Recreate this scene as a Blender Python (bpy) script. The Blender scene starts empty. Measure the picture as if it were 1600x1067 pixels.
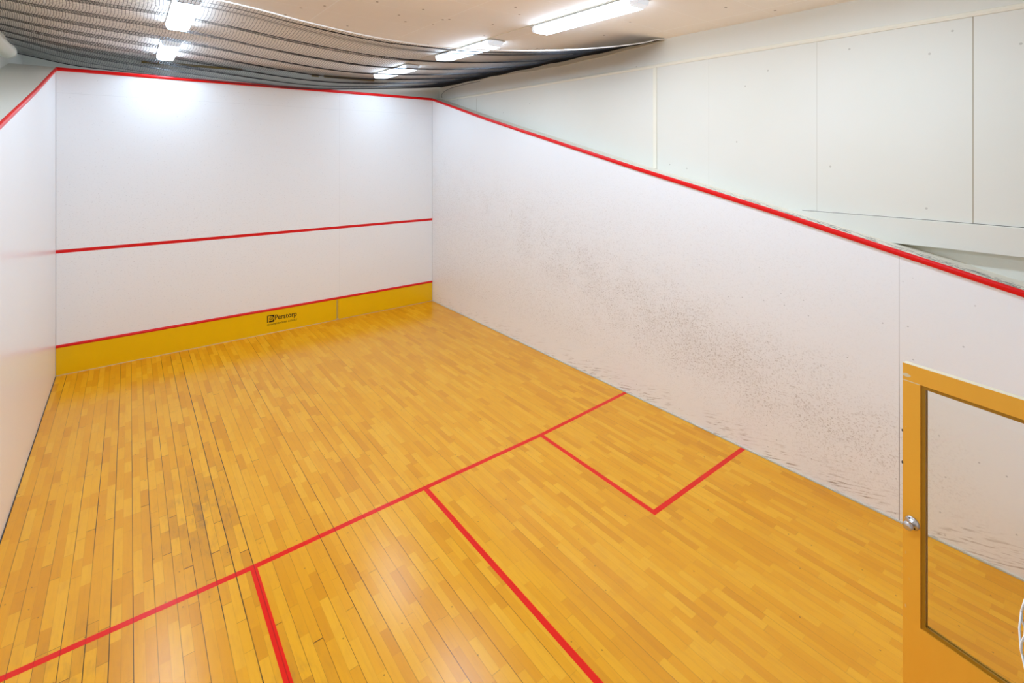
import bpy, math, random
from mathutils import Vector, Matrix
random.seed(7)
S = bpy.context.scene
COL = S.collection

# ------------------------------------------------------------------ colours
def lin(c):
    return c / 12.92 if c <= 0.04045 else ((c + 0.055) / 1.055) ** 2.4
def rgb(r, g, b):
    return (lin(r / 255), lin(g / 255), lin(b / 255), 1.0)

# ------------------------------------------------------------------ node helper
class N:
    def __init__(s, name):
        s.m = bpy.data.materials.new(name); s.m.use_nodes = True
        s.t = s.m.node_tree; s.t.nodes.clear()
        s.out = s.t.nodes.new('ShaderNodeOutputMaterial')
    def new(s, typ, **kw):
        n = s.t.nodes.new(typ)
        for k, v in kw.items(): setattr(n, k, v)
        return n
    def link(s, a, b): s.t.links.new(a, b)
    def put(s, sock, v):
        if isinstance(v, bpy.types.NodeSocket): s.link(v, sock)
        else: sock.default_value = v
    def math(s, op, a, b=0.0, c=None, clamp=False):
        n = s.new('ShaderNodeMath', operation=op, use_clamp=clamp)
        s.put(n.inputs[0], a); s.put(n.inputs[1], b)
        if c is not None: s.put(n.inputs[2], c)
        return n.outputs[0]
    def mix(s, f, a, b, blend='MIX'):
        n = s.new('ShaderNodeMix', data_type='RGBA', blend_type=blend)
        s.put(n.inputs[0], f); s.put(n.inputs[6], a); s.put(n.inputs[7], b)
        return n.outputs[2]
    def coords(s):
        tc = s.new('ShaderNodeTexCoord'); sp = s.new('ShaderNodeSeparateXYZ')
        s.link(tc.outputs['Object'], sp.inputs[0])
        return tc.outputs['Object'], sp.outputs[0], sp.outputs[1], sp.outputs[2]
    def vec(s, x, y, z=0.0):
        n = s.new('ShaderNodeCombineXYZ')
        s.put(n.inputs[0], x); s.put(n.inputs[1], y); s.put(n.inputs[2], z)
        return n.outputs[0]
    def scale(s, v, xyz):
        n = s.new('ShaderNodeVectorMath', operation='MULTIPLY')
        s.link(v, n.inputs[0]); n.inputs[1].default_value = xyz
        return n.outputs[0]
    def noise(s, v, scale, detail=2.0, rough=0.5):
        n = s.new('ShaderNodeTexNoise'); s.link(v, n.inputs['Vector'])
        n.inputs['Scale'].default_value = scale; n.inputs['Detail'].default_value = detail
        n.inputs['Roughness'].default_value = rough
        return n.outputs[0]
    def white(s, v, dims='2D'):
        n = s.new('ShaderNodeTexWhiteNoise', noise_dimensions=dims)
        s.link(v, n.inputs['Vector'])
        return n.outputs['Value']
    def step(s, v, lo, hi, smooth=True):
        n = s.new('ShaderNodeMapRange', interpolation_type='SMOOTHSTEP' if smooth else 'LINEAR')
        s.put(n.inputs[0], v); n.inputs[1].default_value = lo; n.inputs[2].default_value = hi
        n.inputs[3].default_value = 0; n.inputs[4].default_value = 1
        return n.outputs[0]
    def ramp(s, f, stops):
        n = s.new('ShaderNodeValToRGB'); e = n.color_ramp.elements
        e[0].position, e[0].color = stops[0]; e[1].position, e[1].color = stops[-1]
        for p, c in stops[1:-1]:
            k = e.new(p); k.color = c
        s.link(f, n.inputs[0])
        return n.outputs[0]
    def line(s, v, at, w):
        """1 within w of at, soft edges"""
        d = s.math('ABSOLUTE', s.math('SUBTRACT', v, at))
        return s.math('SUBTRACT', 1.0, s.step(d, w * 0.5, w))
    def gauss(s, a, a0, sa, b=None, b0=0, sb=1):
        q = s.math('POWER', s.math('DIVIDE', s.math('SUBTRACT', a, a0), sa), 2.0)
        if b is not None:
            q = s.math('ADD', q, s.math('POWER', s.math('ABSOLUTE', s.math('DIVIDE', s.math('SUBTRACT', b, b0), sb)), 2.0))
        return s.math('EXPONENT', s.math('MULTIPLY', q, -1.0))
    def principled(s, base, rough=0.5, spec=0.5, metal=0.0, bump=None, bump_d=0.002, coat=0.0, **kw):
        p = s.new('ShaderNodeBsdfPrincipled')
        s.put(p.inputs['Base Color'], base); s.put(p.inputs['Roughness'], rough)
        p.inputs['Specular IOR Level'].default_value = spec
        p.inputs['Metallic'].default_value = metal
        p.inputs['Coat Weight'].default_value = coat
        if bump is not None:
            b = s.new('ShaderNodeBump'); b.inputs['Distance'].default_value = bump_d
            b.inputs['Strength'].default_value = 0.6
            s.link(bump, b.inputs['Height']); s.link(b.outputs[0], p.inputs['Normal'])
        s.link(p.outputs[0], s.out.inputs[0])
        return p

def simple(name, col, rough=0.5, spec=0.5, metal=0.0, wear=0.05, scale=20):
    """a paint or metal with a little tonal variation"""
    n = N(name); co, x, y, z = n.coords()
    f = n.math('MULTIPLY', n.noise(co, scale, 3.0), wear * 2)
    dark = tuple(c * 0.75 for c in col[:3]) + (1,)
    n.principled(n.mix(f, col, dark), rough, spec, metal)
    return n.m

WHITE = (0.86, 0.88, 0.90, 1)
# --- white court laminate, with ball marks placed by world coords
def court_wall(name, kind):
    n = N(name); co, x, y, z = n.coords()
    a = x if kind == 'front' else y
    p = n.vec(a, z, 0.0)
    base = n.mix(n.math('MULTIPLY', n.noise(p, 1.2, 3.0), 0.25), WHITE, (0.81, 0.828, 0.84, 1))
    brown = (0.30, 0.25, 0.21, 1); grey = (0.25, 0.25, 0.26, 1)
    if kind == 'front':
        v = n.new('ShaderNodeTexVoronoi', voronoi_dimensions='2D'); n.link(p, v.inputs['Vector'])
        v.inputs['Scale'].default_value = 19.0
        r = n.white(n.scale(v.outputs['Position'], (37.0, 37.0, 1.0)))
        dens = n.math('ADD', 0.25, n.math('MULTIPLY', n.gauss(x, 1.4, 2.4, z, 1.9, 1.3), 0.55))
        on = n.math('LESS_THAN', r, dens)
        rad = n.math('MULTIPLY', n.white(n.scale(v.outputs['Position'], (11.0, 19.0, 1.0))), 0.08)
        dot = n.math('MULTIPLY', n.math('LESS_THAN', v.outputs['Distance'], n.math('ADD', rad, 0.02)), on)
        fine = n.step(n.noise(n.scale(p, (1.0, 1.5, 1.0)), 42.0, 4.0, 0.65), 0.585, 0.68)
        fine = n.math('MULTIPLY', fine, n.math('ADD', 0.10, n.math('MULTIPLY', n.gauss(x, 2.2, 3.2, z, 2.0, 1.5), 0.35)))
        base = n.mix(n.math('MULTIPLY', fine, 0.85), base, (0.42, 0.40, 0.39, 1))
        base = n.mix(n.math('MULTIPLY', dot, 0.24), base, grey)
        seam = n.math('MULTIPLY', n.line(x, 4.27, 0.004), 0.15)
        seam2 = n.math('MULTIPLY', n.math('MULTIPLY', n.line(z, 4.24, 0.004), n.noise(p, 2.0)), 0.25)
        base = n.mix(n.math('MAXIMUM', seam, seam2), base, grey)
        edge = n.math('MAXIMUM', n.line(x, 0.0, 0.008), n.line(x, 6.4, 0.008))
        base = n.mix(n.math('MULTIPLY', edge, 0.6), base, grey)
    elif kind == 'right':
        # band of ball marks falling from mid height near the front to low near the back
        zc = n.math('ADD', 2.66, n.math('MULTIPLY', y, 0.245))
        sp = n.math('ADD', 0.98, n.math('MULTIPLY', y, 0.058))
        band = n.math('EXPONENT', n.math('MULTIPLY', n.math('POWER', n.math('ABSOLUTE', n.math('DIVIDE', n.math('SUBTRACT', z, zc), sp)), 2.0), -1.0))
        along = n.math('MULTIPLY', n.step(y, -9.6, -7.6), n.math('ADD', 0.42, n.math('MULTIPLY', n.step(y, -1.0, -5.0), 0.58)))
        m = n.math('MULTIPLY', band, along)
        m = n.math('MULTIPLY', m, n.math('ADD', 0.50, n.math('MULTIPLY', n.step(n.noise(p, 2.6, 3.0), 0.35, 0.7), 0.55)))
        wide = n.math('MULTIPLY', n.math('MULTIPLY', n.step(z, 0.15, 0.6), n.math('SUBTRACT', 1.0, n.step(z, 1.8, 3.6))), n.step(y, -9.6, -6.0))
        m = n.math('ADD', n.math('MAXIMUM', m, n.math('MULTIPLY', n.math('MULTIPLY', wide, n.math('ADD', 0.22, n.math('MULTIPLY', n.step(y, -6.8, -4.0), 0.20))), n.math('ADD', 0.7, n.math('MULTIPLY', n.noise(p, 1.1, 2.0), 0.6)))), n.math('MULTIPLY', n.gauss(y, -6.45, 0.75, z, 0.98, 0.30), 0.55))
        # small curled marks: ridges of a distorted noise, broken into bits
        ns = n.new('ShaderNodeTexNoise'); n.link(n.scale(p, (1.0, 1.25, 1.0)), ns.inputs['Vector'])
        ns.inputs['Scale'].default_value = 30.0; ns.inputs['Detail'].default_value = 4.0; ns.inputs['Roughness'].default_value = 0.6; ns.inputs['Distortion'].default_value = 2.2
        marks = n.step(ns.outputs[0], 0.50, 0.60)
        bits = n.step(n.noise(p, 48.0, 2.0), 0.40, 0.56)
        marks = n.math('MULTIPLY', marks, bits)
        f = n.math('MULTIPLY', n.math('MULTIPLY', marks, m), 1.45, clamp=True)
        haze = n.math('MULTIPLY', m, 0.13)
        base = n.mix(haze, base, (0.55, 0.50, 0.45, 1))
        base = n.mix(n.math('MULTIPLY', f, 0.48), base, brown)
        # long smears low down, slanting with the swing
        q = n.vec(n.math('ADD', n.math('MULTIPLY', y, 5.0), n.math('MULTIPLY', z, 4.0)), n.math('ADD', n.math('MULTIPLY', z, 34.0), n.math('MULTIPLY', y, 9.0)), 0.0)
        sm = n.step(n.noise(q, 1.6, 3.0, 0.6), 0.52, 0.66)
        low = n.math('MULTIPLY', n.math('SUBTRACT', 1.0, n.step(z, 0.04, 0.38)), n.math('ADD', 0.35, n.math('MULTIPLY', n.step(y, -2.0, -7.0), 0.65)))
        low = n.math('MULTIPLY', low, n.step(n.noise(p, 3.0, 2.0), 0.35, 0.6))
        base = n.mix(n.math('MULTIPLY', n.math('MULTIPLY', sm, low), 0.8), base, (0.27, 0.22, 0.18, 1))
        # sparse single dots
        v = n.new('ShaderNodeTexVoronoi', voronoi_dimensions='2D'); n.link(p, v.inputs['Vector'])
        v.inputs['Scale'].default_value = 9.0
        on = n.math('LESS_THAN', n.white(n.scale(v.outputs['Position'], (31.0, 31.0, 1.0))), 0.10)
        dot = n.math('MULTIPLY', n.math('LESS_THAN', v.outputs['Distance'], 0.06), on)
        dot = n.math('MULTIPLY', dot, n.math('SUBTRACT', 1.0, n.step(z, 1.6, 2.6)))
        base = n.mix(n.math('MULTIPLY', dot, 0.45), base, grey)
        base = n.mix(n.math('MULTIPLY', n.line(y, -8.486, 0.0045), n.math('SUBTRACT', 0.75, n.math('MULTIPLY', n.step(z, 0.7, 1.7), 0.5))), base, (0.12, 0.10, 0.09, 1))
        base = n.mix(n.math('MULTIPLY', n.line(y, 0.0, 0.006), 0.4), base, grey)
    else:
        fine = n.step(n.noise(n.scale(p, (2.2, 0.6, 1.0)), 26.0, 4.0, 0.65), 0.56, 0.72)
        base = n.mix(n.math('MULTIPLY', fine, 0.09), base, (0.45, 0.43, 0.41, 1))
    rough = 0.24
    tex = n.noise(p, 160.0, 1.0)
    n.principled(base, rough, 0.5, bump=tex, bump_d=0.0006)
    return n.m

def plank_nodes(n, x, y):
    """two-strip boards running along y: tone 0..1, board gap mask, end joint mask"""
    bw, sw = 0.129, 0.0645
    sx = n.math('DIVIDE', x, sw); si = n.math('FLOOR', sx)
    r1 = n.white(n.vec(si, 3.7))
    L = n.math('ADD', 0.30, n.math('MULTIPLY', n.white(n.vec(si, 9.1)), 0.14))
    v = n.math('ADD', n.math('DIVIDE', y, L), n.math('MULTIPLY', r1, 17.0))
    v = n.math('ADD', v, n.math('MULTIPLY', n.math('SINE', n.math('ADD', n.math('MULTIPLY', v, 2.3), n.math('MULTIPLY', r1, 40.0))), 0.28))
    vi = n.math('FLOOR', v)
    tone = n.white(n.vec(n.math('ADD', si, 0.31), n.math('ADD', vi, 0.77)))
    bx = n.math('DIVIDE', x, bw); bi = n.math('FLOOR', n.math('ADD', bx, 0.5))
    gd = n.math('MULTIPLY', n.math('ABSOLUTE', n.math('SUBTRACT', bx, bi)), bw)
    gr = n.white(n.vec(bi, 5.5))
    fade = n.math('ADD', 0.30, n.math('MULTIPLY', n.math('SUBTRACT', 1.0, n.step(x, 1.2, 4.4)), 0.9))
    seg = n.noise(n.vec(n.math('MULTIPLY', bi, 7.3), n.math('MULTIPLY', y, 0.45)), 1.0, 1.0)
    gw = n.math('ADD', 0.0007, n.math('MULTIPLY', n.math('MULTIPLY', gr, fade), 0.0026))
    gap = n.math('LESS_THAN', gd, gw)
    gap = n.math('MULTIPLY', gap, n.math('MULTIPLY', n.math('ADD', 0.30, n.math('MULTIPLY', n.step(seg, 0.35, 0.6), 0.7)), n.math('ADD', 0.35, n.math('MULTIPLY', fade, 0.6))), clamp=True)
    si2 = n.math('FLOOR', n.math('ADD', sx, 0.5))
    sd = n.math('MULTIPLY', n.math('ABSOLUTE', n.math('SUBTRACT', sx, si2)), sw)
    strip = n.math('MULTIPLY', n.math('LESS_THAN', sd, 0.0009), 0.18)
    vd = n.math('MULTIPLY', n.math('ABSOLUTE', n.math('SUBTRACT', v, n.math('FLOOR', n.math('ADD', v, 0.5)))), 0.36)
    er = n.white(n.vec(si, n.math('FLOOR', n.math('ADD', v, 0.5))))
    end = n.math('MULTIPLY', n.math('LESS_THAN', vd, 0.0016), n.math('MULTIPLY', n.math('POWER', er, 2.0), n.math('MULTIPLY', fade, 0.55)))
    return tone, gap, n.math('MAXIMUM', strip, end), si, vi

def floor_material():
    n = N('maple_floorboards'); co, x, y, z = n.coords()
    tone, gap, joint, si, vi = plank_nodes(n, x, y)
    col = n.ramp(tone, [(0.0, rgb(215, 142, 12)), (0.14, rgb(222, 150, 16)), (0.5, rgb(228, 158, 20)), (0.8, rgb(231, 164, 26)), (1.0, rgb(234, 169, 34))])
    gv = n.vec(n.math('MULTIPLY', n.math('ADD', x, n.math('MULTIPLY', tone, 3.0)), 55.0), n.math('MULTIPLY', y, 4.0), n.math('MULTIPLY', tone, 9.0))
    grain = n.noise(gv, 1.0, 4.0, 0.6)
    col = n.mix(n.math('MULTIPLY', n.step(grain, 0.45, 0.75), 0.16), col, rgb(186, 118, 34))
    fig = n.noise(n.vec(n.math('MULTIPLY', x, 14.0), n.math('MULTIPLY', y, 6.0), n.math('MULTIPLY', tone, 20.0)), 1.0, 3.0)
    col = n.mix(n.math('MULTIPLY', n.step(fig, 0.5, 0.72), 0.14), col, rgb(196, 128, 40))
    # worn, blackened patch where players stand and water got in
    patch = n.gauss(x, 1.40, 0.32, y, -4.55, 0.85)
    patch2 = n.gauss(x, 0.55, 0.25, y, -5.75, 0.5)
    patch3 = n.gauss(x, 1.75, 0.16, y, -6.8, 0.5)
    pm = n.math('MAXIMUM', n.math('MAXIMUM', patch, n.math('MULTIPLY', patch2, 0.7)), n.math('MULTIPLY', patch3, 0.8))
    pn = n.step(n.noise(n.vec(n.math('MULTIPLY', x, 16.0), n.math('MULTIPLY', y, 5.0)), 1.0, 4.0, 0.65), 0.45, 0.72)
    stain = n.math('MULTIPLY', n.math('MULTIPLY', pm, n.math('ADD', n.math('MULTIPLY', pn, 0.45), n.math('MULTIPLY', n.step(tone, 0.75, 0.2), 0.30))), 0.8)
    col = n.mix(stain, col, rgb(120, 88, 48))
    black = n.math('MULTIPLY', n.math('MAXIMUM', joint, gap), n.math('ADD', 1.0, n.math('MULTIPLY', pm, 5.0)), clamp=True)
    col = n.mix(n.math('MULTIPLY', black, 0.95), col, rgb(44, 27, 12))
    # few dark specks
    v = n.new('ShaderNodeTexVoronoi', voronoi_dimensions='2D'); n.link(co, v.inputs['Vector']); v.inputs['Scale'].default_value = 4.0
    dot = n.math('MULTIPLY', n.math('LESS_THAN', v.outputs['Distance'], 0.022), n.math('LESS_THAN', n.white(n.scale(v.outputs['Position'], (23.0, 23.0, 1.0))), 0.35))
    col = n.mix(n.math('MULTIPLY', dot, 0.6), col, rgb(90, 55, 20))
    rough = 0.225
    h = n.math('SUBTRACT', n.math('MULTIPLY', tone, 0.15), gap)
    n.principled(col, rough, 0.42, bump=h, bump_d=0.0006)
    return n.m

def line_material():
    n = N('red_court_paint'); co, x, y, z = n.coords()
    tone, gap, joint, si, vi = plank_nodes(n, x, y)
    col = n.mix(n.math('MULTIPLY', tone, 0.25), rgb(226, 26, 4), rgb(214, 20, 3))
    col = n.mix(n.math('MULTIPLY', gap, 0.5), col, rgb(95, 20, 15))
    n.principled(col, 0.24, 0.32)
    return n.m

def ceiling_material():
    n = N('beige_ceiling_board'); co, x, y, z = n.coords()
    base = n.mix(n.noise(co, 1.5, 3.0), rgb(249, 246, 241), rgb(245, 240, 234))
    def grid(v, p, off, w):
        u = n.math('DIVIDE', n.math('SUBTRACT', v, off), p)
        d = n.math('MULTIPLY', n.math('ABSOLUTE', n.math('SUBTRACT', u, n.math('FLOOR', n.math('ADD', u, 0.5)))), p)
        return n.math('SUBTRACT', 1.0, n.step(d, w * 0.6, w))
    s = n.math('MAXIMUM', grid(x, 1.22, 2.6, 0.008), n.math('MULTIPLY', grid(y, 0.6, -6.14, 0.006), 0.7))
    s = n.math('MULTIPLY', s, n.math('ADD', 0.45, n.math('MULTIPLY', n.noise(co, 1.7, 1.0), 0.9)), clamp=True)
    base = n.mix(s, base, rgb(255, 254, 252))
    v = n.new('ShaderNodeTexVoronoi', voronoi_dimensions='2D'); n.link(n.scale(co, (1.0, 1.0, 0.0)), v.inputs['Vector']); v.inputs['Scale'].default_value = 4.5
    r = n.white(n.scale(v.outputs['Position'], (29.0, 29.0, 1.0)))
    dot = n.math('MULTIPLY', n.math('LESS_THAN', v.outputs['Distance'], 0.065), n.math('LESS_THAN', r, 0.16))
    base = n.mix(n.math('MULTIPLY', dot, 0.75), base, rgb(105, 80, 52))
    n.principled(base, 0.7, 0.3)
    return n.m

def cream_material(seams=False, name='cream_wall_paint'):
    n = N(name); co, x, y, z = n.coords()
    base = n.mix(n.noise(co, 1.3, 3.0), rgb(228, 226, 217), rgb(223, 221, 209))
    if seams:
        f = None
        for at, w, k in ((-1.43, 0.006, 0.55), (-6.54, 0.004, 0.18), (-7.74, 0.004, 0.28), (-8.93, 0.006, 0.75), (-10.15, 0.005, 0.4)):
            l = n.math('MULTIPLY', n.line(y, at, w), k)
            f = l if f is None else n.math('MAXIMUM', f, l)
        f = n.math('MULTIPLY', f, n.math('SUBTRACT', 1.0, n.step(z, 4.49, 4.52)))
        base = n.mix(f, base, rgb(150, 136, 104))
        v = n.new('ShaderNodeTexVoronoi', voronoi_dimensions='2D'); n.link(n.vec(y, z), v.inputs['Vector']); v.inputs['Scale'].default_value = 3.0
        r = n.white(n.scale(v.outputs['Position'], (29.0, 29.0, 1.0)))
        dot = n.math('MULTIPLY', n.math('LESS_THAN', v.outputs['Distance'], 0.03), n.math('LESS_THAN', r, 0.12))
        base = n.mix(n.math('MULTIPLY', dot, 0.4), base, rgb(140, 130, 110))
    n.principled(base, 0.55, 0.35)
    return n.m

def ledge_material():
    n = N('scuffed_ledge_paint'); co, x, y, z = n.coords()
    base = n.mix(n.noise(co, 2.0, 3.0), rgb(234, 227, 212), rgb(224, 216, 198))
    q = n.vec(n.math('MULTIPLY', x, 14.0), n.math('MULTIPLY', y, 4.0), 0.0)
    d = n.new('ShaderNodeTexNoise'); n.link(q, d.inputs['Vector']); d.inputs['Scale'].default_value = 1.0
    d.inputs['Detail'].default_value = 5.0; d.inputs['Roughness'].default_value = 0.65; d.inputs['Distortion'].default_value = 1.2
    ridge = n.math('SUBTRACT', 1.0, n.step(n.math('ABSOLUTE', n.math('SUBTRACT', d.outputs[0], 0.5)), 0.010, 0.036))
    k = n.math('MULTIPLY', n.math('ADD', 0.22, n.math('MULTIPLY', n.math('SUBTRACT', 1.0, n.step(y, -8.0, -5.5)), 0.7)), n.math('SUBTRACT', 1.0, n.step(x, 6.50, 6.60)))
    base = n.mix(n.math('MULTIPLY', ridge, k), base, rgb(52, 52, 56))
    n.principled(base, 0.5, 0.4)
    return n.m

def door_material():
    n = N('orange_door_paint'); co, x, y, z = n.coords()
    base = n.mix(n.noise(n.scale(co, (3.0, 3.0, 1.0)), 4.0, 4.0), rgb(247, 186, 66), rgb(243, 177, 58))
    # chipped paint at the rail joint near the latch corner, and fine scratches along the edge
    c1 = n.gauss(x, 0.772, 0.024, z, 2.016, 0.012)
    c1 = n.step(n.math('MULTIPLY', c1, n.math('ADD', 0.5, n.noise(co, 90.0, 2.0))), 0.45, 0.55)
    j = n.math('MULTIPLY', n.line(z, 1.985, 0.003), n.math('MULTIPLY', n.step(x, 0.70, 0.71), n.step(n.noise(co, 40.0, 2.0), 0.35, 0.5)))
    top = n.step(z, 2.0815, 2.083)
    ws = n.math('MULTIPLY', n.step(n.noise(n.scale(co, (1.0, 1.0, 0.4)), 60.0, 2.0), 0.66, 0.72), n.step(x, 0.74, 0.79))
    f = n.math('MAXIMUM', n.math('MAXIMUM', c1, j), n.math('MAXIMUM', top, n.math('MULTIPLY', ws, 0.6)))
    wood = n.mix(n.noise(n.scale(co, (2.0, 60.0, 2.0)), 2.0, 3.0), rgb(240, 232, 206), rgb(214, 200, 166))
    base = n.mix(f, base, wood)
    n.principled(base, 0.4, 0.4)
    return n.m

def emission_material(name, col, strength):
    n = N(name); e = n.new('ShaderNodeEmission')
    e.inputs[0].default_value = col; e.inputs[1].default_value = strength
    n.link(e.outputs[0], n.out.inputs[0])
    return n.m

def glass_material(name, tint, rough=0.0, mixf=0.9):
    n = N(name)
    t = n.new('ShaderNodeBsdfTransparent'); t.inputs[0].default_value = tint
    g = n.new('ShaderNodeBsdfGlossy'); g.inputs['Roughness'].default_value = rough
    lw = n.new('ShaderNodeFresnel'); lw.inputs[0].default_value = 1.45
    gg = n.new('ShaderNodeNewGeometry')
    front_only = n.math('MULTIPLY', lw.outputs[0], n.math('SUBTRACT', 1.0, gg.outputs['Backfacing']))
    mx = n.new('ShaderNodeMixShader'); n.link(front_only, mx.inputs[0])
    n.link(t.outputs[0], mx.inputs[1]); n.link(g.outputs[0], mx.inputs[2])
    n.link(mx.outputs[0], n.out.inputs[0])
    return n.m

def endcap_material():
    n = N('frosted_lamp_end')
    p = n.principled((0.86, 0.88, 0.92, 1), 0.3, 0.5)
    p.inputs['Emission Color'].default_value = (0.8, 1.0, 1.22, 1); p.inputs['Emission Strength'].default_value = 0.22
    return n.m
LAMP = 9.0
LAMP_W = 13.0
M = dict(
    front=court_wall('front_wall_laminate', 'front'), right=court_wall('right_wall_laminate', 'right'),
    left=court_wall('left_wall_laminate', 'left'), floor=floor_material(), line=line_material(),
    ceiling=ceiling_material(), cream=cream_material(), cream_panel=cream_material(True, 'cream_wall_panels'),
    ledge=ledge_material(), door=door_material(),
    red=simple('red_rail_paint', rgb(222, 12, 16), 0.3, 0.3),
    red_strip=simple('red_tin_paint', rgb(216, 14, 16), 0.3, 0.35),
    tin=simple('yellow_tin_paint', rgb(236, 192, 2), 0.30, 0.45, wear=0.10, scale=6),
    ink=simple('black_print', rgb(28, 20, 12), 0.5, 0.3),
    bead=simple('shaded_glazing_bead', rgb(168, 122, 24), 0.45, 0.4),  # ochre stands for orange paint in the reveal, its shade put into the colour
    steel=simple('brushed_steel', rgb(205, 203, 204), 0.28, 0.5, 0.9),
    dark=simple('dark_metal', rgb(40, 36, 34), 0.5, 0.4),
    joint=simple('dark_joint', rgb(74, 66, 58), 0.7, 0.2),
    seal=simple('pale_sealant', rgb(222, 206, 160), 0.5, 0.4),
    seal_grey=simple('grey_sealant', rgb(196, 198, 184), 0.5, 0.4),
    tape=simple('grey_tape', rgb(176, 158, 96), 0.45, 0.4, wear=0.2, scale=40),
    moulding=simple('yellowed_cream_trim', rgb(238, 233, 216), 0.5, 0.4),
    olive=simple('bare_wood_strip', rgb(150, 122, 62), 0.7, 0.2),
    net=simple('black_net_cord', rgb(30, 31, 36), 0.7, 0.3),
    rope=simple('white_rope', rgb(242, 241, 240), 0.6, 0.3),
    hem=simple('pale_net_hem', rgb(206, 202, 186), 0.7, 0.3),
    housing=simple('white_lamp_housing', rgb(238, 238, 236), 0.4, 0.5),
    diffuser=emission_material('lit_diffuser', (0.785, 1.0, 1.25, 1), LAMP),
    diffuser_side=emission_material('lit_diffuser_side', (0.785, 1.0, 1.25, 1), LAMP),
    endcap=endcap_material(),
    glass=glass_material('door_glass', (0.965, 0.965, 0.945, 1)),
    pipe=simple('cream_pipe_paint', rgb(230, 231, 220), 0.4, 0.45),
    gallery=simple('grey_gallery_floor', rgb(150, 146, 140), 0.6, 0.3),
)

# ------------------------------------------------------------------ mesh helper
class MB:
    def __init__(s): s.v = []; s.f = []
    def add(s, vs, fs):
        o = len(s.v); s.v += [tuple(p) for p in vs]; s.f += [tuple(i + o for i in f) for f in fs]
        return s
    def box(s, a, b):
        x0, y0, z0 = a; x1, y1, z1 = b
        return s.add([(x0,y0,z0),(x1,y0,z0),(x1,y1,z0),(x0,y1,z0),(x0,y0,z1),(x1,y0,z1),(x1,y1,z1),(x0,y1,z1)],
                     [(0,3,2,1),(4,5,6,7),(0,1,5,4),(1,2,6,5),(2,3,7,6),(3,0,4,7)])
    def sweep(s, sections, closed=True):
        """join equal-length rings; caps at both ends"""
        n = len(sections[0]); vs = [p for r in sections for p in r]; fs = []
        for k in range(len(sections) - 1):
            for i in range(n if closed else n - 1):
                j = (i + 1) % n
                fs.append((k*n+i, k*n+j, (k+1)*n+j, (k+1)*n+i))
        fs.append(tuple(range(n - 1, -1, -1))); fs.append(tuple((len(sections)-1)*n + i for i in range(n)))
        return s.add(vs, fs)
    def tube(s, pts, r, n=8):
        pts = [Vector(p) for p in pts]; rs = r if isinstance(r, (list, tuple)) else [r] * len(pts)
        secs = []; up = None
        for i, p in enumerate(pts):
            t = (pts[min(i+1, len(pts)-1)] - pts[max(i-1, 0)]).normalized()
            if up is None: up = Vector((0,0,1)) if abs(t.z) < 0.9 else Vector((1,0,0))
            a = t.cross(up).normalized(); b = a.cross(t).normalized(); up = b
            secs.append([p + (a*math.cos(2*math.pi*k/n) + b*math.sin(2*math.pi*k/n))*rs[i] for k in range(n)])
        return s.sweep(secs)
    def lathe(s, prof, origin, axis, n=24):
        """prof: (radius, distance along axis)"""
        ax = Vector(axis).normalized(); u = ax.orthogonal().normalized(); w = ax.cross(u); o = Vector(origin)
        secs = [[o + ax*h + (u*math.cos(2*math.pi*k/n) + w*math.sin(2*math.pi*k/n))*r for k in range(n)] for r, h in prof]
        return s.sweep(secs)
    def build(s, name, mat, parent=None, bevel=0.0, smooth=False):
        me = bpy.data.meshes.new(name); me.from_pydata(s.v, [], s.f); me.validate(); me.update()
        import bmesh
        bm = bmesh.new(); bm.from_mesh(me); bmesh.ops.recalc_face_normals(bm, faces=bm.faces); bm.to_mesh(me); bm.free()
        me.materials.append(mat)
        if smooth: me.shade_smooth()
        o = bpy.data.objects.new(name, me); COL.objects.link(o)
        if parent: o.parent = parent
        if bevel:
            b = o.modifiers.new('bevel', 'BEVEL'); b.width = bevel; b.segments = 2; b.limit_method = 'ANGLE'
        return o

def empty(name, loc, rotz=0.0):
    o = bpy.data.objects.new(name, None); COL.objects.link(o); o.location = loc; o.rotation_euler = (0, 0, rotz)
    o.empty_display_size = 0.1
    return o
def tag(o, label, cat, group=None, kind=None):
    o['label'] = label; o['category'] = cat
    if group: o['group'] = group
    if kind: o['kind'] = kind
    return o
def struct(o, label=None, cat=None):
    o['kind'] = 'structure'
    if label: o['label'] = label
    if cat: o['category'] = cat
    return o

# ------------------------------------------------------------------ the court
W, LB = 6.4, -9.75
RAIL = [(0.0, 4.595), (-0.16, 4.553), (-2.12, 4.016), (-5.69, 3.108), (-7.355, 2.704), (-9.254, 2.219), (-9.75, 2.092)]
fl = struct(MB().box((0, LB, -0.1), (W, 0, 0)).build('floor', M['floor']), 'varnished maple court floor with red lines', 'floor')
def flat_line(name, pts, w, label):
    """painted stripe: polyline of centre points, mitred by shared normals"""
    m = MB(); P = [Vector((p[0], p[1])) for p in pts]; L = []; R = []
    for i, p in enumerate(P):
        if i == 0: d = (P[1]-P[0]).normalized(); k = 1
        elif i == len(P)-1: d = (P[i]-P[i-1]).normalized(); k = 1
        else:
            d1 = (P[i]-P[i-1]).normalized(); d2 = (P[i+1]-P[i]).normalized(); d = (d1+d2).normalized(); k = 1/max(0.3, d.dot(d1))
        nrm = Vector((-d.y, d.x)) * (w/2*k); L.append(p+nrm); R.append(p-nrm)
    vs = []; fs = []
    for a, b in zip(L, R): vs += [(a.x,a.y,0.0012),(b.x,b.y,0.0012),(b.x,b.y,0.0),(a.x,a.y,0.0)]
    for i in range(len(P)-1):
        o = i*4
        fs += [(o,o+1,o+5,o+4),(o+1,o+2,o+6,o+5),(o+3,o,o+4,o+7)]
    fs += [(0,3,2,1), tuple(len(vs)-4+i for i in (0,1,2,3))]
    o = m.add(vs, fs).build(name, M['line'], fl); o['label'] = label
    return o
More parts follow.
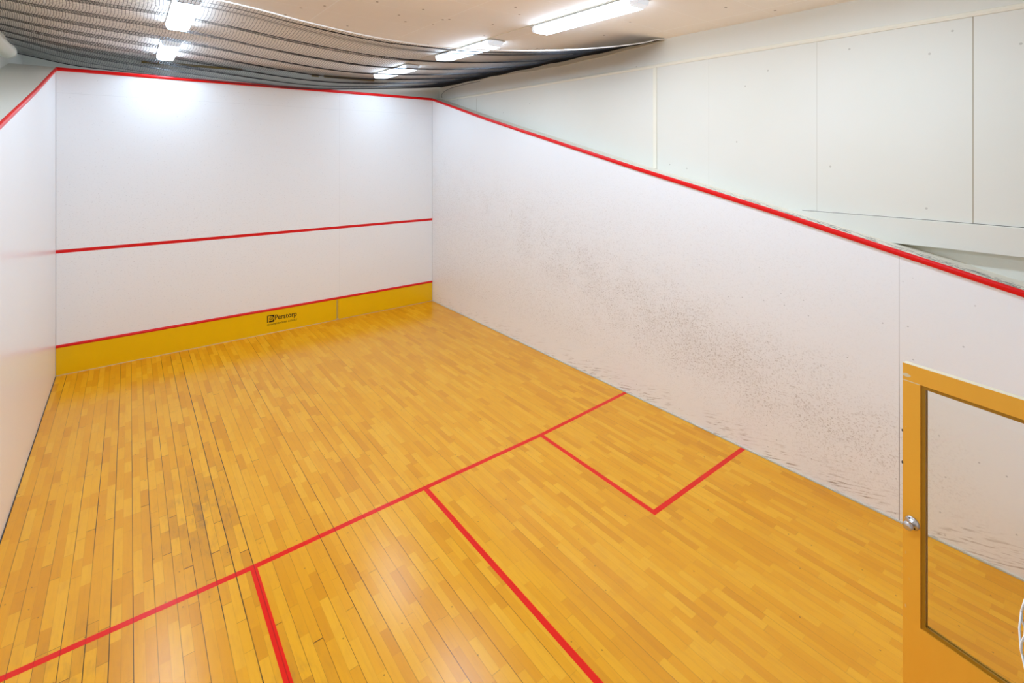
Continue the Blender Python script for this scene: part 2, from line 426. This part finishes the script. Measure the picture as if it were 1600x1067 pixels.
flat_line('short_line', [(0.0,-5.488),(0.6,-5.50),(1.67,-5.524),(3.2,-5.518),(4.75,-5.522),(6.39,-5.458)], 0.05, 'red short line across the whole floor')
flat_line('half_court_line', [(3.218,-5.545),(3.215,-6.9),(3.212,-9.745)], 0.05, 'red half court line running to the back')
flat_line('service_box_line', [(1.672,-5.548),(1.673,-7.115),(0.005,-7.115)], 0.05, 'red service box line by the left wall')
flat_line('service_box_line', [(4.752,-5.545),(4.742,-7.09),(6.385,-7.092)], 0.05, 'red service box line by the right wall')

# front wall, a slab 0.12 thick, with painted service line and red top rail
fw = struct(MB().box((-0.50, 0, -0.1), (6.64, 0.12, 4.60)).build('wall_front', M['front']), 'white front court wall between red lines', 'wall')
sl = MB().box((0.0, -0.0012, 1.833), (W, 0.0, 1.884)).build('service_line', M['red_strip'], fw); sl['label'] = 'red service line across the white wall'
def rail_section(kind, u, z):
    """profile of the rounded red rail: protrusion p from the wall, height h about centre z"""
    prof = [(0.0, -0.027), (0.012, -0.027), (0.020, -0.021), (0.024, -0.008), (0.024, 0.008), (0.020, 0.019), (0.010, 0.026), (0.0, 0.027)]
    if kind == 'front': return [(u, -p, z+h) for p, h in prof]
    if kind == 'right': return [(W-p, u, z+h) for p, h in prof]
    return [(p, u, z+h) for p, h in prof]
r = MB().sweep([rail_section('front', 0.0, 4.597), rail_section('front', W, 4.597)]).build('trim_11', M['red']); struct(r, 'straight red rail along the top of the front wall', 'trim')

def side_wall(name, x0, x1, mat, kind, label):
    poly = [(0.0, -0.1), (LB, -0.1)] + [(y, z) for y, z in reversed(RAIL)]
    o = struct(MB().sweep([[(x0, y, z) for y, z in poly], [(x1, y, z) for y, z in poly]]).build(name, mat), label, 'wall')
    rr = MB().sweep([rail_section(kind, y, z) for y, z in RAIL]).build('trim_12' if kind == 'right' else 'trim_13', M['red']); struct(rr, 'sloping red rail along the marked wall top' if kind == 'right' else 'short visible sloping red rail on the plain wall', 'trim')
    m = MB(); xa, xb = min(x0, x1), max(x0, x1)
    m.sweep([[(xa, y, z+0.001), (xb, y, z+0.001), (xb, y, z+0.028), (xa, y, z+0.028)] for y, z in RAIL])
    lg = m.build('ledge', M['ledge'] if kind == 'right' else M['cream'], o); lg['label'] = 'sloping painted ledge with dark scuffs' if kind == 'right' else 'sloping painted ledge'
    return o
wr = side_wall('wall_right', W, 6.64, M['right'], 'right', 'white side court wall peppered with ball marks')
wl = side_wall('wall_left', 0.0, -0.50, M['left'], 'left', 'plain white side court wall reflecting red')
# set-back top beside the lower end of the right ledge
ex = [(y, z) for y, z in ((-7.9, 2.57), (-8.4, 2.437), (-9.254, 2.219), (-9.75, 2.092))]
MB().sweep([[(6.64, y, z-0.2), (6.71, y, z-0.2), (6.71, y, z+0.028), (6.64, y, z+0.028)] for y, z in ex]).build('ledge', M['ledge'], wr)

# back wall under the gallery, with the doorway
DX0, DX1 = 3.50, 4.345
bw = MB()
bw.box((-0.50, -9.87, -0.1), (DX0, -9.75, 2.12)); bw.box((DX1, -9.87, -0.1), (6.64, -9.75, 2.12)); bw.box((DX0, -9.87, 2.09), (DX1, -9.75, 2.12))
struct(bw.build('wall_back', M['left']), 'white court back wall with doorway', 'wall')
struct(MB().box((-0.50, -13.5, -0.1), (6.64, -9.87, 0.0)).build('floor', M['gallery']), 'grey corridor floor behind the court', 'floor')

# thin joints and sealant along the floor
struct(MB().box((0, -0.013, 0), (3.9, 0.0, 0.012)).box((3.9, -0.010, 0), (W, 0.0, 0.008)).build('trim_1', M['seal']), 'pale sealant bead below the yellow tin', 'trim')
struct(MB().box((0, LB, 0), (0.009, -0.013, 0.004)).build('trim_2', M['joint']), 'dark joint along the foot of the smooth wall', 'trim')
struct(MB().box((6.388, LB, 0), (W, -0.013, 0.012)).build('trim_3', M['seal_grey']), 'grey sealant bead below the marked wall', 'trim')

# ------------------------------------------------------------------ the hall around it
CZ0, CK = 4.97, 0.0167
def cz(y): return CZ0 + CK * y
c = MB().sweep([[(-0.6, y, cz(y)), (7.0, y, cz(y)), (7.0, y, cz(y)+0.1), (-0.6, y, cz(y)+0.1)] for y in (1.6, -13.6)])
struct(c.build('ceiling', M['ceiling']), 'beige board ceiling with pale joints', 'ceiling')
def fy(x): return 0.89 - 0.15 * (x - 1.18)
hw = MB().sweep([[(-0.6, fy(-0.6), 0), (-0.6, fy(-0.6)+0.1, 0), (-0.6, fy(-0.6)+0.1, 5.1), (-0.6, fy(-0.6), 5.1)],
                 [(7.0, fy(7.0)+0.03, 0), (7.0, fy(7.0)+0.13, 0), (7.0, fy(7.0)+0.13, 5.1), (7.0, fy(7.0)+0.03, 5.1)]])
struct(hw.build('wall_far', M['cream']), 'cream hall wall behind the court front wall', 'wall')
struct(MB().box((-0.62, -13.5, 0), (-0.50, 1.3, 5.05)).build('wall_left', M['cream']), 'cream hall wall above the plain side wall', 'wall')
hr = MB().box((6.64, -13.5, 2.47), (6.9, 0.3, 5.05))
struct(MB().box((6.71, -13.5, 0), (6.9, 0.3, 2.47)).build('wall_right', M['cream']), 'set-back cream wall in the gap below the low cream board', 'wall')
struct(hr.build('wall_right', M['cream_panel']), 'cream panelled hall wall above the sloping rail', 'wall')
struct(MB().box((-0.3, -13.6, 0), (7.0, -13.5, 5.0)).build('wall_rear', M['cream']), 'cream wall behind the viewing gallery', 'wall')
# mouldings on the right hall wall
def bz(y): return 4.575 + 0.0085 * y
m = MB().sweep([[(6.64, y, bz(y)-0.022), (6.628, y, bz(y)-0.022), (6.622, y, bz(y)), (6.628, y, bz(y)+0.02), (6.64, y, bz(y)+0.024)] for y in (0.06, -5.0, -13.5)])
struct(m.build('trim_4', M['moulding']), 'long cream moulding near the ceiling of the panelled wall', 'trim')
struct(MB().box((6.626, -5.79, 3.12), (6.64, -5.735, bz(-5.76)-0.022)).build('trim_5', M['moulding'], bevel=0.004), 'upright cream cover strip on the panelled wall', 'trim')
b = MB(); yy = [-7.35 - 0.35*i for i in range(18)]
secs = []
for y in yy:
    lo = 2.472 + random.uniform(-0.003, 0.003)
    secs.append([(6.64, y, lo), (6.612, y, lo), (6.608, y, 2.70), (6.64, y, 2.705)])
struct(b.sweep(secs).build('trim_6', M['cream']), 'cream board low on the panelled wall above the ledge', 'trim')
struct(MB().box((6.6385, -13.0, 2.704), (6.6402, -7.6, 2.709)).build('trim_7', M['joint']), 'dark crack above the low cream board', 'trim')
# thin lamp cable clipped along the ceiling
struct(MB().tube([(4.775, y_, cz(y_)-0.004) for y_ in (-0.3, -2.0, -4.5, -6.8, -10.5)], 0.004, 6).build('trim_14', M['moulding']), 'thin cable along the ceiling linking the row of lights', 'trim')
# bare wood strips where the far wall meets the ceiling
def strip(name, xa, xb, h, label):
    m = MB().sweep([[(x, fy(x)-0.03, cz(fy(x))-h), (x, fy(x)+0.0, cz(fy(x))-h), (x, fy(x)+0.0, cz(fy(x))), (x, fy(x)-0.03, cz(fy(x)))] for x in (xa, xb)])
    struct(m.build(name, M['olive']), label, 'trim')
strip('trim_8', 4.10, 5.12, 0.05, 'long bare wood strip under the ceiling behind the net')
strip('trim_9', 3.86, 3.99, 0.05, 'short bare wood strip beside the long one')
strip('trim_10', 1.05, 2.6, 0.04, 'bare wood strip under the ceiling behind the two light fittings')

# ------------------------------------------------------------------ the tin
def text_mesh(body, size, width, height_ref=None, bold=0.0):
    cu = bpy.data.curves.new('text', 'FONT'); cu.body = body; cu.size = size; cu.extrude = 0.0006; cu.offset = bold
    o = bpy.data.objects.new('text', cu); COL.objects.link(o)
    bpy.context.view_layer.update()
    me = bpy.data.meshes.new_from_object(o.evaluated_get(bpy.context.evaluated_depsgraph_get()))
    COL.objects.unlink(o); bpy.data.objects.remove(o)
    xs = [v.co.x for v in me.vertices]; x0, x1 = min(xs), max(xs)
    for v in me.vertices:
        v.co.x = (v.co.x - x0) / (x1 - x0) * width
    return me
def text_obj(name, me, loc, parent, label):
    o = bpy.data.objects.new(name, me); COL.objects.link(o); me.materials.clear(); me.materials.append(M['ink'])
    o.parent = parent; o.rotation_euler = (math.pi/2, 0, 0); o.location = loc; o['label'] = label
    return o
TT = 0.012
def tin(x0, x1, label):
    e = empty('tin_panel', (x0, 0, 0)); tag(e, label, 'tin panel', 'tin panels along the foot of the front wall')
    MB().box((0.002, -TT, 0.012), (x1-x0-0.002, 0, 0.417)).build('board', M['tin'], e, bevel=0.002)
    s = MB().sweep([[(x, 0, 0.4175), (x, -TT-0.001, 0.4175), (x, -TT-0.008, 0.424), (x, -TT-0.009, 0.438), (x, -TT-0.004, 0.452), (x, 0, 0.459)] for x in (0.0, x1-x0)])
    st = s.build('top_strip', M['red_strip'], e); st['label'] = 'red top strip'
    return e
SX = 4.245
tl = tin(0.004, SX, 'long yellow tin panel with black lettering below the front wall')
tr = tin(SX, 6.392, 'shorter plain yellow tin panel in the far corner')
tp = MB().box((SX-0.045, -TT-0.001, 0.012), (SX-0.022, -TT, 0.40)).build('cover_tape', M['tape'], tl); tp['label'] = 'greyish tape beside the panel joint'
cl = MB().box((SX-0.05, -TT-0.012, 0.012), (SX-0.003, -TT, 0.03)).build('joint_clip', M['seal_grey'], tl, bevel=0.003); cl['label'] = 'small grey clip at the foot of the joint'
# logo: black square with a ring cut out, stem of a P
lg = MB(); Y = -TT-0.0008
def quad(m, pts): m.add([(x, Y, z) for x, z in pts], [tuple(range(len(pts)))])
lx0, lx1, lz0, lz1 = 2.916, 3.040, 0.206, 0.336
quad(lg, [(lx0, lz0), (lx0+0.018, lz0), (lx0+0.018, lz1-0.012), (lx0, lz1)])            # stem
quad(lg, [(lx0, lz1), (lx0+0.018, lz1-0.012), (lx1, lz1-0.012), (lx1, lz1)])            # top bar
cxl, czl, ro = (lx0+lx1)/2+0.006, (lz0+lz1)/2+0.002, 0.044
# filled corner mass: square minus disc, on the right and below
K = 40
def sq(a):
    dx, dz = math.cos(a), math.sin(a)
    hx = (lx1-cxl) if dx > 0 else (cxl-(lx0+0.034)); hz = (lz1-0.012-czl) if dz > 0 else (czl-lz0)
    t = min(hx/abs(dx) if abs(dx) > 1e-6 else 9, hz/abs(dz) if abs(dz) > 1e-6 else 9)
    return cxl+dx*t, czl+dz*t
for k in range(K):
    a0, a1 = 2*math.pi*k/K, 2*math.pi*(k+1)/K
    mid = (a0+a1)/2
    if math.pi*0.62 < mid < math.pi*1.22: continue
    p0, p1 = sq(a0), sq(a1)
    quad(lg, [(cxl+ro*math.cos(a0), czl+ro*math.sin(a0)), p0, p1, (cxl+ro*math.cos(a1), czl+ro*math.sin(a1))])
for k in range(K):                                                                       # ring inside
    a0, a1 = 2*math.pi*k/K, 2*math.pi*(k+1)/K; r0, r1 = 0.020, 0.031
    quad(lg, [(cxl+r0*math.cos(a0), czl+r0*math.sin(a0)), (cxl+r1*math.cos(a0), czl+r1*math.sin(a0)), (cxl+r1*math.cos(a1), czl+r1*math.sin(a1)), (cxl+r0*math.cos(a1), czl+r0*math.sin(a1))])
quad(lg, [(cxl-0.012, czl-0.004), (cxl+0.012, czl-0.004), (cxl+0.012, czl+0.004), (cxl-0.012, czl+0.004)])
lo = lg.build('logo', M['ink'], tl); lo.location.x = -tl.location.x; lo['label'] = 'black square emblem holding a letter P'
me = text_mesh('Perstorp', 0.132, 0.385, bold=0.002)
text_obj('lettering', me, (3.053-tl.location.x, -TT-0.0006, 0.236), tl, 'black word Perstorp')
me = text_mesh('CHAMPIONSHIP COURT', 0.046, 0.532)
text_obj('lettering', me, (2.916-tl.location.x, -TT-0.0006, 0.150), tl, 'small black words CHAMPIONSHIP COURT')

# ------------------------------------------------------------------ ceiling lights
def split_diffuser(e):
    o = [k for k in bpy.data.objects if k.parent == e and k.name.startswith('diffuser')][0]
    o.data.materials.append(M['diffuser_side']); o.data.materials.append(M['housing'])
    for p in o.data.polygons:
        if abs(p.normal.y) > 0.9: p.material_index = 2
        elif p.normal.z > -0.9: p.material_index = 1
def make_light():
    e = empty('ceiling_light', (0, 0, 0)); L, w = 1.57, 0.25
    MB().box((-0.06, 0.02, -0.022), (0.06, L-0.02, 0.0)).box((-w/2, 0, -0.034), (w/2, L, -0.022)).build('housing', M['housing'], e, bevel=0.003)
    prof = [(-w/2+0.004, -0.034), (w/2-0.004, -0.034), (w/2-0.006, -0.07), (w/2-0.03, -0.104), (-w/2+0.03, -0.104), (-w/2+0.006, -0.07)]
    MB().sweep([[(x, y, z) for x, z in prof] for y in (0.075, L-0.075)]).build('diffuser', M['diffuser'], e); split_diffuser(e)
    ld = bpy.data.lights.new('lamp', 'AREA'); ld.shape = 'RECTANGLE'; ld.size = w - 0.07; ld.size_y = L - 0.16
    ld.energy = LAMP_W; ld.color = (0.785, 1.0, 1.25)
    lo_ = bpy.data.objects.new('lamp', ld); COL.objects.link(lo_); lo_.parent = e; lo_.location = (0, L/2, -0.1055)
    for ya, yb in ((0.004, 0.074), (L-0.074, L-0.004)):
        s = 0.75
        def pr(k): return [(x*k, -0.034+(z+0.034)*k) for x, z in prof]
        secs = [[(x, ya, z) for x, z in (pr(s) if ya < 0.05 else prof)], [(x, yb, z) for x, z in (prof if ya < 0.05 else pr(s))]]
        MB().sweep(secs).build('end_cover', M['endcap'], e)
        for x in (-0.045, 0.045):
            MB().lathe([(0.013, 0), (0.013, 0.03)], (x, ya+0.02, -0.062), (0, 1, 0), 12).build('lamp_holder', M['housing'], e)
    return e
def copy_tree(o, parent=None):
    q = o.copy(); COL.objects.link(q)
    if parent: q.parent = parent
    for ch in [k for k in bpy.data.objects if k.parent == o and k != q]: copy_tree(ch, q)
    return q
GL = 'fluorescent lights on the hall ceiling'
L0 = None
for x, y, lab in (
    (4.92, -6.84, 'lit fluorescent ceiling light on bare boards, not behind the net, nearest the panelled wall'),
    (4.92, -4.46, 'lit fluorescent ceiling light half covered by the net edge, middle of its row'),
    (4.93, -1.95, 'small far lit ceiling light beside the bare wood strip near the far wall corner'),
    (1.355, -4.12, 'largest lit ceiling light seen through the black net, nearest of the netted row'),
    (1.355, -1.53, 'smaller lit ceiling light behind the net, just beyond the large netted one'),
    (4.92, -9.2, 'added unseen ceiling light above the gallery front, over the open door'),  # from here on: unseen lights added, extending both rows to light the room
    (1.355, -6.7, 'added unseen ceiling light above the plain side wall, before the net begins'),
    (1.355, -9.2, 'added unseen ceiling light above the gallery front, over the plain side wall')):
    if L0 is None: L0 = q = make_light()
    else: q = copy_tree(L0)
    if 'far' in lab or 'smaller' in lab:                      # the two lights closest to the front wall, dimmed to soften its hot spots
        la = [k for k in q.children if k.type == 'LIGHT'][0]; la.data = la.data.copy(); la.data.energy = LAMP_W * 0.52
    q.location = (x, y, cz(y + 0.78) - 0.001); q.rotation_euler = (math.atan(CK), 0, 0)
    tag(q, lab, 'ceiling light', GL)

# ------------------------------------------------------------------ the net under the ceiling
def lerp_table(t, x):
    if x <= t[0][0]: return t[0][1]
    for (a, b), (c_, d) in zip(t, t[1:]):
        if x <= c_: return b + (d - b) * (x - a) / (c_ - a)
    return t[-1][1]
def smooth_table(t, x, w=0.35):
    return sum(lerp_table(t, x + w * k) for k in (-1, -0.5, 0, 0.5, 1)) / 5
XL, XR = -0.48, 6.62
NEAR = [(-0.48, 4.72), (0.6, 4.68), (1.52, 4.665), (1.79, 4.61), (2.4, 4.51), (3.05, 4.445), (3.5, 4.435), (3.9, 4.453), (4.6, 4.50), (5.49, 4.62), (6.2, 4.757), (6.62, 4.86)]
FRONT = [(-0.48, 4.80), (-0.3, 4.74), (0.0, 4.655), (0.3, 4.645), (0.9, 4.625), (1.73, 4.605), (2.72, 4.585), (3.4, 4.575), (3.86, 4.60), (4.63, 4.675), (5.79, 4.79), (6.62, 4.885)]
LEFT = [(0.0, 4.66), (0.12, 4.73), (0.8, 4.73), (1.0, 4.66)]      # by v from the front
def near_y(x): return -5.92 + 0.192 * (XR - x)
def net_point(x, v):
    """v: 0 at the white rope (towards the camera), 1 at the front wall"""
    u = (x - XL) / (XR - XL)
    yn, yf = near_y(x), -0.06
    y = yn + (yf - yn) * v
    zn, zf = smooth_table(NEAR, x), smooth_table(FRONT, x)
    if x > XR - 0.3: 
        k = (x - XR + 0.3) / 0.3; zn = zn*(1-k) + 4.86*k; zf = zf*(1-k) + 4.885*k
    z = zn + (zf - zn) * v
    zl = smooth_table(LEFT, 1 - v, 0.08); lin_l = 4.66
    z += (zl - lin_l) * max(0.0, 1 - u * 3.2) ** 1.5
    z += (-0.015) * math.sin(math.pi * v) * (1 - abs(2*u - 1))
    # hanging folds between the cross wires
    ph = 2 * math.pi * ((7.0 + 3.0 * (1 - u) ** 2) * v + 0.35 * math.sin(2.0 * u + 0.4)) 
    amp = (0.036 - 0.014 * min(1.0, max(0.0, (u - 0.25) / 0.2))) * min(1.0, 6 * v) * min(1.0, 5 * (1 - v)) * (0.35 + 0.65 * min(1.0, 7 * u)) * (0.25 + 0.75 * min(1.0, 5 * (1 - u)))
    z += amp * (math.cos(ph) + 0.25 * math.cos(2 * ph + 0.6))
    y += 0.30 * amp * math.sin(ph)
    x += 0.035 * math.sin(ph + 0.8) * min(1.0, 4 * v) * min(1.0, 4 * (1 - v)) * max(0.0, 1 - 1.6 * u) * min(1.0, 8 * u)
    return (x, y, min(z, cz(y) - 0.012))
def net_xs():
    xs = []; x = XL
    while x < XR:
        xs.append(x); x += 0.013 + 0.016 * min(1.0, max(0.0, (x - XL) / 1.3)) - 0.024 * min(1.0, max(0.0, (x - 5.4) / 0.7))
    xs.append(XR)
    return xs
def build_net():
    xs = net_xs(); nv = 210
    G = [[Vector(net_point(x, j / nv)) for j in range(nv + 1)] for x in xs]
    V = []; F = []
    def strand(pts, r):
        o = len(V); n = len(pts)
        for i, p in enumerate(pts):
            t = (pts[min(i+1, n-1)] - pts[max(i-1, 0)])
            a = t.cross(Vector((0, 0, 1)))
            a = a.normalized() if a.length > 1e-6 else Vector((1, 0, 0))
            b_ = a.cross(t).normalized()
            for k in range(3):
                an = 2*math.pi*k/3
                q = p + (a*math.cos(an) + b_*math.sin(an)) * r
                V.append((q.x, q.y, q.z))
        for i in range(n-1):
            for k in range(3):
                k2 = (k+1) % 3
                F.append((o+i*3+k, o+i*3+k2, o+(i+1)*3+k2, o+(i+1)*3+k))
    for col in G: strand(col, 0.0018)
    for j in range(0, nv + 1): strand([G[i][j] for i in range(0, len(xs), 2)] + ([G[-1][j]] if (len(xs)-1) % 2 else []), 0.0008)
    me = bpy.data.meshes.new('mesh'); me.from_pydata(V, [], F); me.update(); me.materials.append(M['net'])
    return me
e = empty('safety_net', (3.2, -5.2, 4.45)); tag(e, 'black safety net with white rope edge slung under the ceiling', 'net')
o = bpy.data.objects.new('netting', build_net()); COL.objects.link(o); o.parent = e; o.location = (-3.2, 5.2, -4.45)
rp = MB().tube([net_point(XL + (XR-XL)*i/80, 0.0) for i in range(81)], 0.0075, 8).build('edge_rope', M['rope'], e, smooth=True)
rp.location = o.location; rp['label'] = 'white rope along the near edge'
hm = MB().tube([net_point(XL + (XR-XL)*i/80, 1.0) for i in range(81)], 0.006, 8).build('front_cord', M['net'], e, smooth=True); hm.location = o.location
# cords along the fold bottoms, fading out towards the left
for fold in range(1, 8):
    pts = []; rr_ = []
    for i in range(61):
        x = 1.25 + (XR - 0.02 - 1.25) * i / 60; u = (x - XL) / (XR - XL)
        v = (fold - 0.5 - 0.35 * math.sin(2.0 * u + 0.4)) / (7.0 + 3.0 * (1 - u) ** 2)
        if 0.02 < v < 0.99:
            p_ = net_point(x, v); pts.append((p_[0], p_[1], p_[2] - 0.003)); rr_.append(0.0006 + 0.0052 * min(1.0, (x - 1.25) / 1.2))
    if len(pts) > 5:
        cc = MB().tube(pts, rr_, 6).build('cross_cord', M['net'], e, smooth=True); cc.location = o.location
sd = []
for i in range(41):
    v = i / 40; p = net_point(XR, v); s = math.sin(math.pi * min(1.0, v * 1.6)) if v < 0.62 else 0
    sd.append([(6.634, p[1], p[2]+0.012), (6.622, p[1], p[2]+0.012), (6.618, p[1], p[2]-0.012-0.055*max(0, s)), (6.634, p[1], p[2]-0.012-0.055*max(0, s))])
sb = MB().sweep(sd).build('side_hem', M['hem'], e); sb.location = o.location; sb['label'] = 'pale hem along the panelled wall'
hk = MB().tube([(6.64, -5.925, 4.875), (6.622, -5.925, 4.875), (6.61, -5.93, 4.868), (6.608, -5.93, 4.85)], 0.005, 8).box((6.632, -5.94, 4.85), (6.64, -5.91, 4.90)).build('hook', M['housing'], e)
hk.location = o.location
# looped cord at the far right corner
ctl = [Vector(c_) for c_ in ((6.605, -0.09, 4.64), (6.55, -0.06, 4.78), (6.57, -0.5, 4.84), (6.61, -1.6, 4.83))]
def bez(t): return ctl[0]*(1-t)**3 + ctl[1]*3*t*(1-t)**2 + ctl[2]*3*t*t*(1-t) + ctl[3]*t**3
lc = MB().tube([bez(k/24) for k in range(25)], 0.004, 6).build('tie_cord', M['net'], e); lc.location = o.location

# pair of cream ducts along the left hall wall, ending in rounded tapered caps
ax = Vector((0.0, 1.0, 0.0))
for (px, py, pz, r, lab) in ((-0.395, -0.62, 4.665, 0.085, 'larger cream duct end with a rounded cap, below the smaller one'), (-0.42, -0.98, 4.78, 0.055, 'smaller cream duct end tucked above the larger one')):
    e = empty('duct', (px, py, pz)); tag(e, lab, 'duct', 'cream ducts along the plain hall wall')
    MB().lathe([(r, -2.6), (r, -0.30), (r*1.12, -0.29), (r*1.12, -0.24), (r, -0.23), (r*0.92, -0.10), (r*0.72, -0.03), (r*0.45, -0.004), (0.001, 0.0)], (0, 0, 0), ax, 28).build('tube', M['pipe'], e, smooth=True)
    MB().box((-0.497-px, -0.20, -0.02), (-r*0.8, -0.16, 0.02)).build('bracket', M['pipe'], e)

# ------------------------------------------------------------------ the open door
DW = 0.79; A = Vector((4.47, -8.97)); an = math.radians(10)
H = A - DW * Vector((math.sin(an), math.cos(an)))
d = empty('door_1', (H.x, H.y, 0), math.pi/2 - an)
struct(d, 'orange glazed door standing open into the court', 'door')
T = 0.042; TZ = 2.083; SW = 0.083
lf = MB()
lf.box((0, -T, 0.012), (SW, 0, TZ)); lf.box((DW-SW, -T, 0.012), (DW, 0, TZ))
lf.box((SW, -T, 1.985), (DW-SW, 0, TZ)); lf.box((SW, -T, 0.012), (DW-SW, 0, 0.606))
lf.build('leaf', M['door'], d)
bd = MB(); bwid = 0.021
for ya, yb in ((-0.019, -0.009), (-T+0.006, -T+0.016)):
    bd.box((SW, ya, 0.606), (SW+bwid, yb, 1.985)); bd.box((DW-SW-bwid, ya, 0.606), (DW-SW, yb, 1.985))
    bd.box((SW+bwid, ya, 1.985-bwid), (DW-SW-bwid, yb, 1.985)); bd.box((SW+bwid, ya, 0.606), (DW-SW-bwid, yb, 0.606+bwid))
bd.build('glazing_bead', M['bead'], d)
MB().box((SW+0.002, -0.0252, 0.608), (DW-SW-0.002, -0.0195, 1.983)).build('glass_pane', M['glass'], d)
kn = MB()
kx, kz = DW-0.046, 1.180
ro = MB().lathe([(0.036, 0.0), (0.036, 0.003), (0.031, 0.008), (0.014, 0.011), (0.011, 0.026)], (kx, 0.0, kz), (0, 1, 0), 28).build('rosette', M['steel'], d, smooth=True)
for dx, dz in ((0.010, 0.024), (-0.014, -0.022)):
    MB().lathe([(0.0045, 0.0), (0.0045, 0.0095), (0.002, 0.0105)], (kx+dx, 0.0, kz+dz), (0, 1, 0), 10).build('screw', M['dark'], ro)
kb = MB().lathe([(0.011, 0.024), (0.018, 0.030), (0.0225, 0.036), (0.0235, 0.044), (0.0235, 0.054), (0.020, 0.060), (0.001, 0.062)], (kx, 0.0, kz), (0, 1, 0), 28).build('knob', M['steel'], d, smooth=True)
kb['label'] = 'round steel turn knob'
MB().box((DW-0.001, -0.034, 1.10), (DW+0.0015, -0.010, 1.26)).build('lock_plate', M['steel'], d)
for z, r_ in ((1.685, 0.008), (1.50, 0.010)):
    MB().lathe([(r_, 0.0), (r_, 0.006), (0.004, 0.010)], (DW-0.002, -0.007, z), (1, 0, 0), 12).build('edge_bolt', M['dark'], d)
for z in (0.25, 1.05, 1.83):
    MB().lathe([(0.007, -0.05), (0.007, 0.05)], (-0.004, 0.004, z), (0, 0, 1), 12).box((-0.002, -0.003, z-0.045), (0.03, 0.0015, z+0.045)).build('hinge', M['steel'], d)

# ------------------------------------------------------------------ net bag hanging by a long cord
C0 = Vector((1.782, -9.852, 2.684)); rr, rz = 0.125, 0.135
nb = MB(); K = 18
for s in (1, -1):
    for k in range(K):
        pts = []
        for i in range(25):
            th = math.pi * (0.02 + 0.96 * i / 24); ph = 2*math.pi*k/K + s * 1.9 * (i/24)
            pts.append(C0 + Vector((rr*math.sin(th)*math.cos(ph), rr*math.sin(th)*math.sin(ph), rz*math.cos(th))))
        nb.tube(pts, 0.0012, 5)
e = empty('hanging_net_bag', (C0.x, C0.y, C0.z)); tag(e, 'white knotted cord net bag hanging near the open door', 'net bag')
o = nb.build('net', M['rope'], e, smooth=True); o.location = -C0
o = MB().tube([C0 + Vector((0, 0, rz-0.004)), C0 + Vector((0, 0, 1.0)), Vector((C0.x, C0.y, cz(C0.y)))], 0.003, 6).build('draw_cord', M['rope'], e, smooth=True); o.location = -C0

# ------------------------------------------------------------------ world, camera, view
w = bpy.data.worlds.new('world'); S.world = w; w.use_nodes = True
w.node_tree.nodes['Background'].inputs[0].default_value = (0.9, 0.92, 1.0, 1); w.node_tree.nodes['Background'].inputs[1].default_value = 0.15
cd = bpy.data.cameras.new('camera'); cam = bpy.data.objects.new('camera', cd); COL.objects.link(cam)
F_, CX, CY = 763.923, 779.10, 245.68
cd.sensor_width = 36; cd.sensor_fit = 'HORIZONTAL'; cd.lens = F_ / 1600 * 36
cd.shift_x = (800 - CX) / 1600; cd.shift_y = (CY - 533.5) / 1600
cd.clip_start = 0.02; cd.clip_end = 100
cam.location = (0.8825, -9.8231, 3.2744); cam.rotation_euler = (math.pi/2, 0, -0.6466)
S.camera = cam
vs = S.view_settings; vs.view_transform = 'Standard'; vs.look = 'None'; vs.gamma = 1; vs.use_curve_mapping = False
vs.exposure = 0.74
S.cycles.caustics_reflective = False; S.cycles.caustics_refractive = False; S.cycles.sample_clamp_indirect = 3.0
S.cycles.max_bounces = 12; S.cycles.diffuse_bounces = 8; S.cycles.transparent_max_bounces = 24
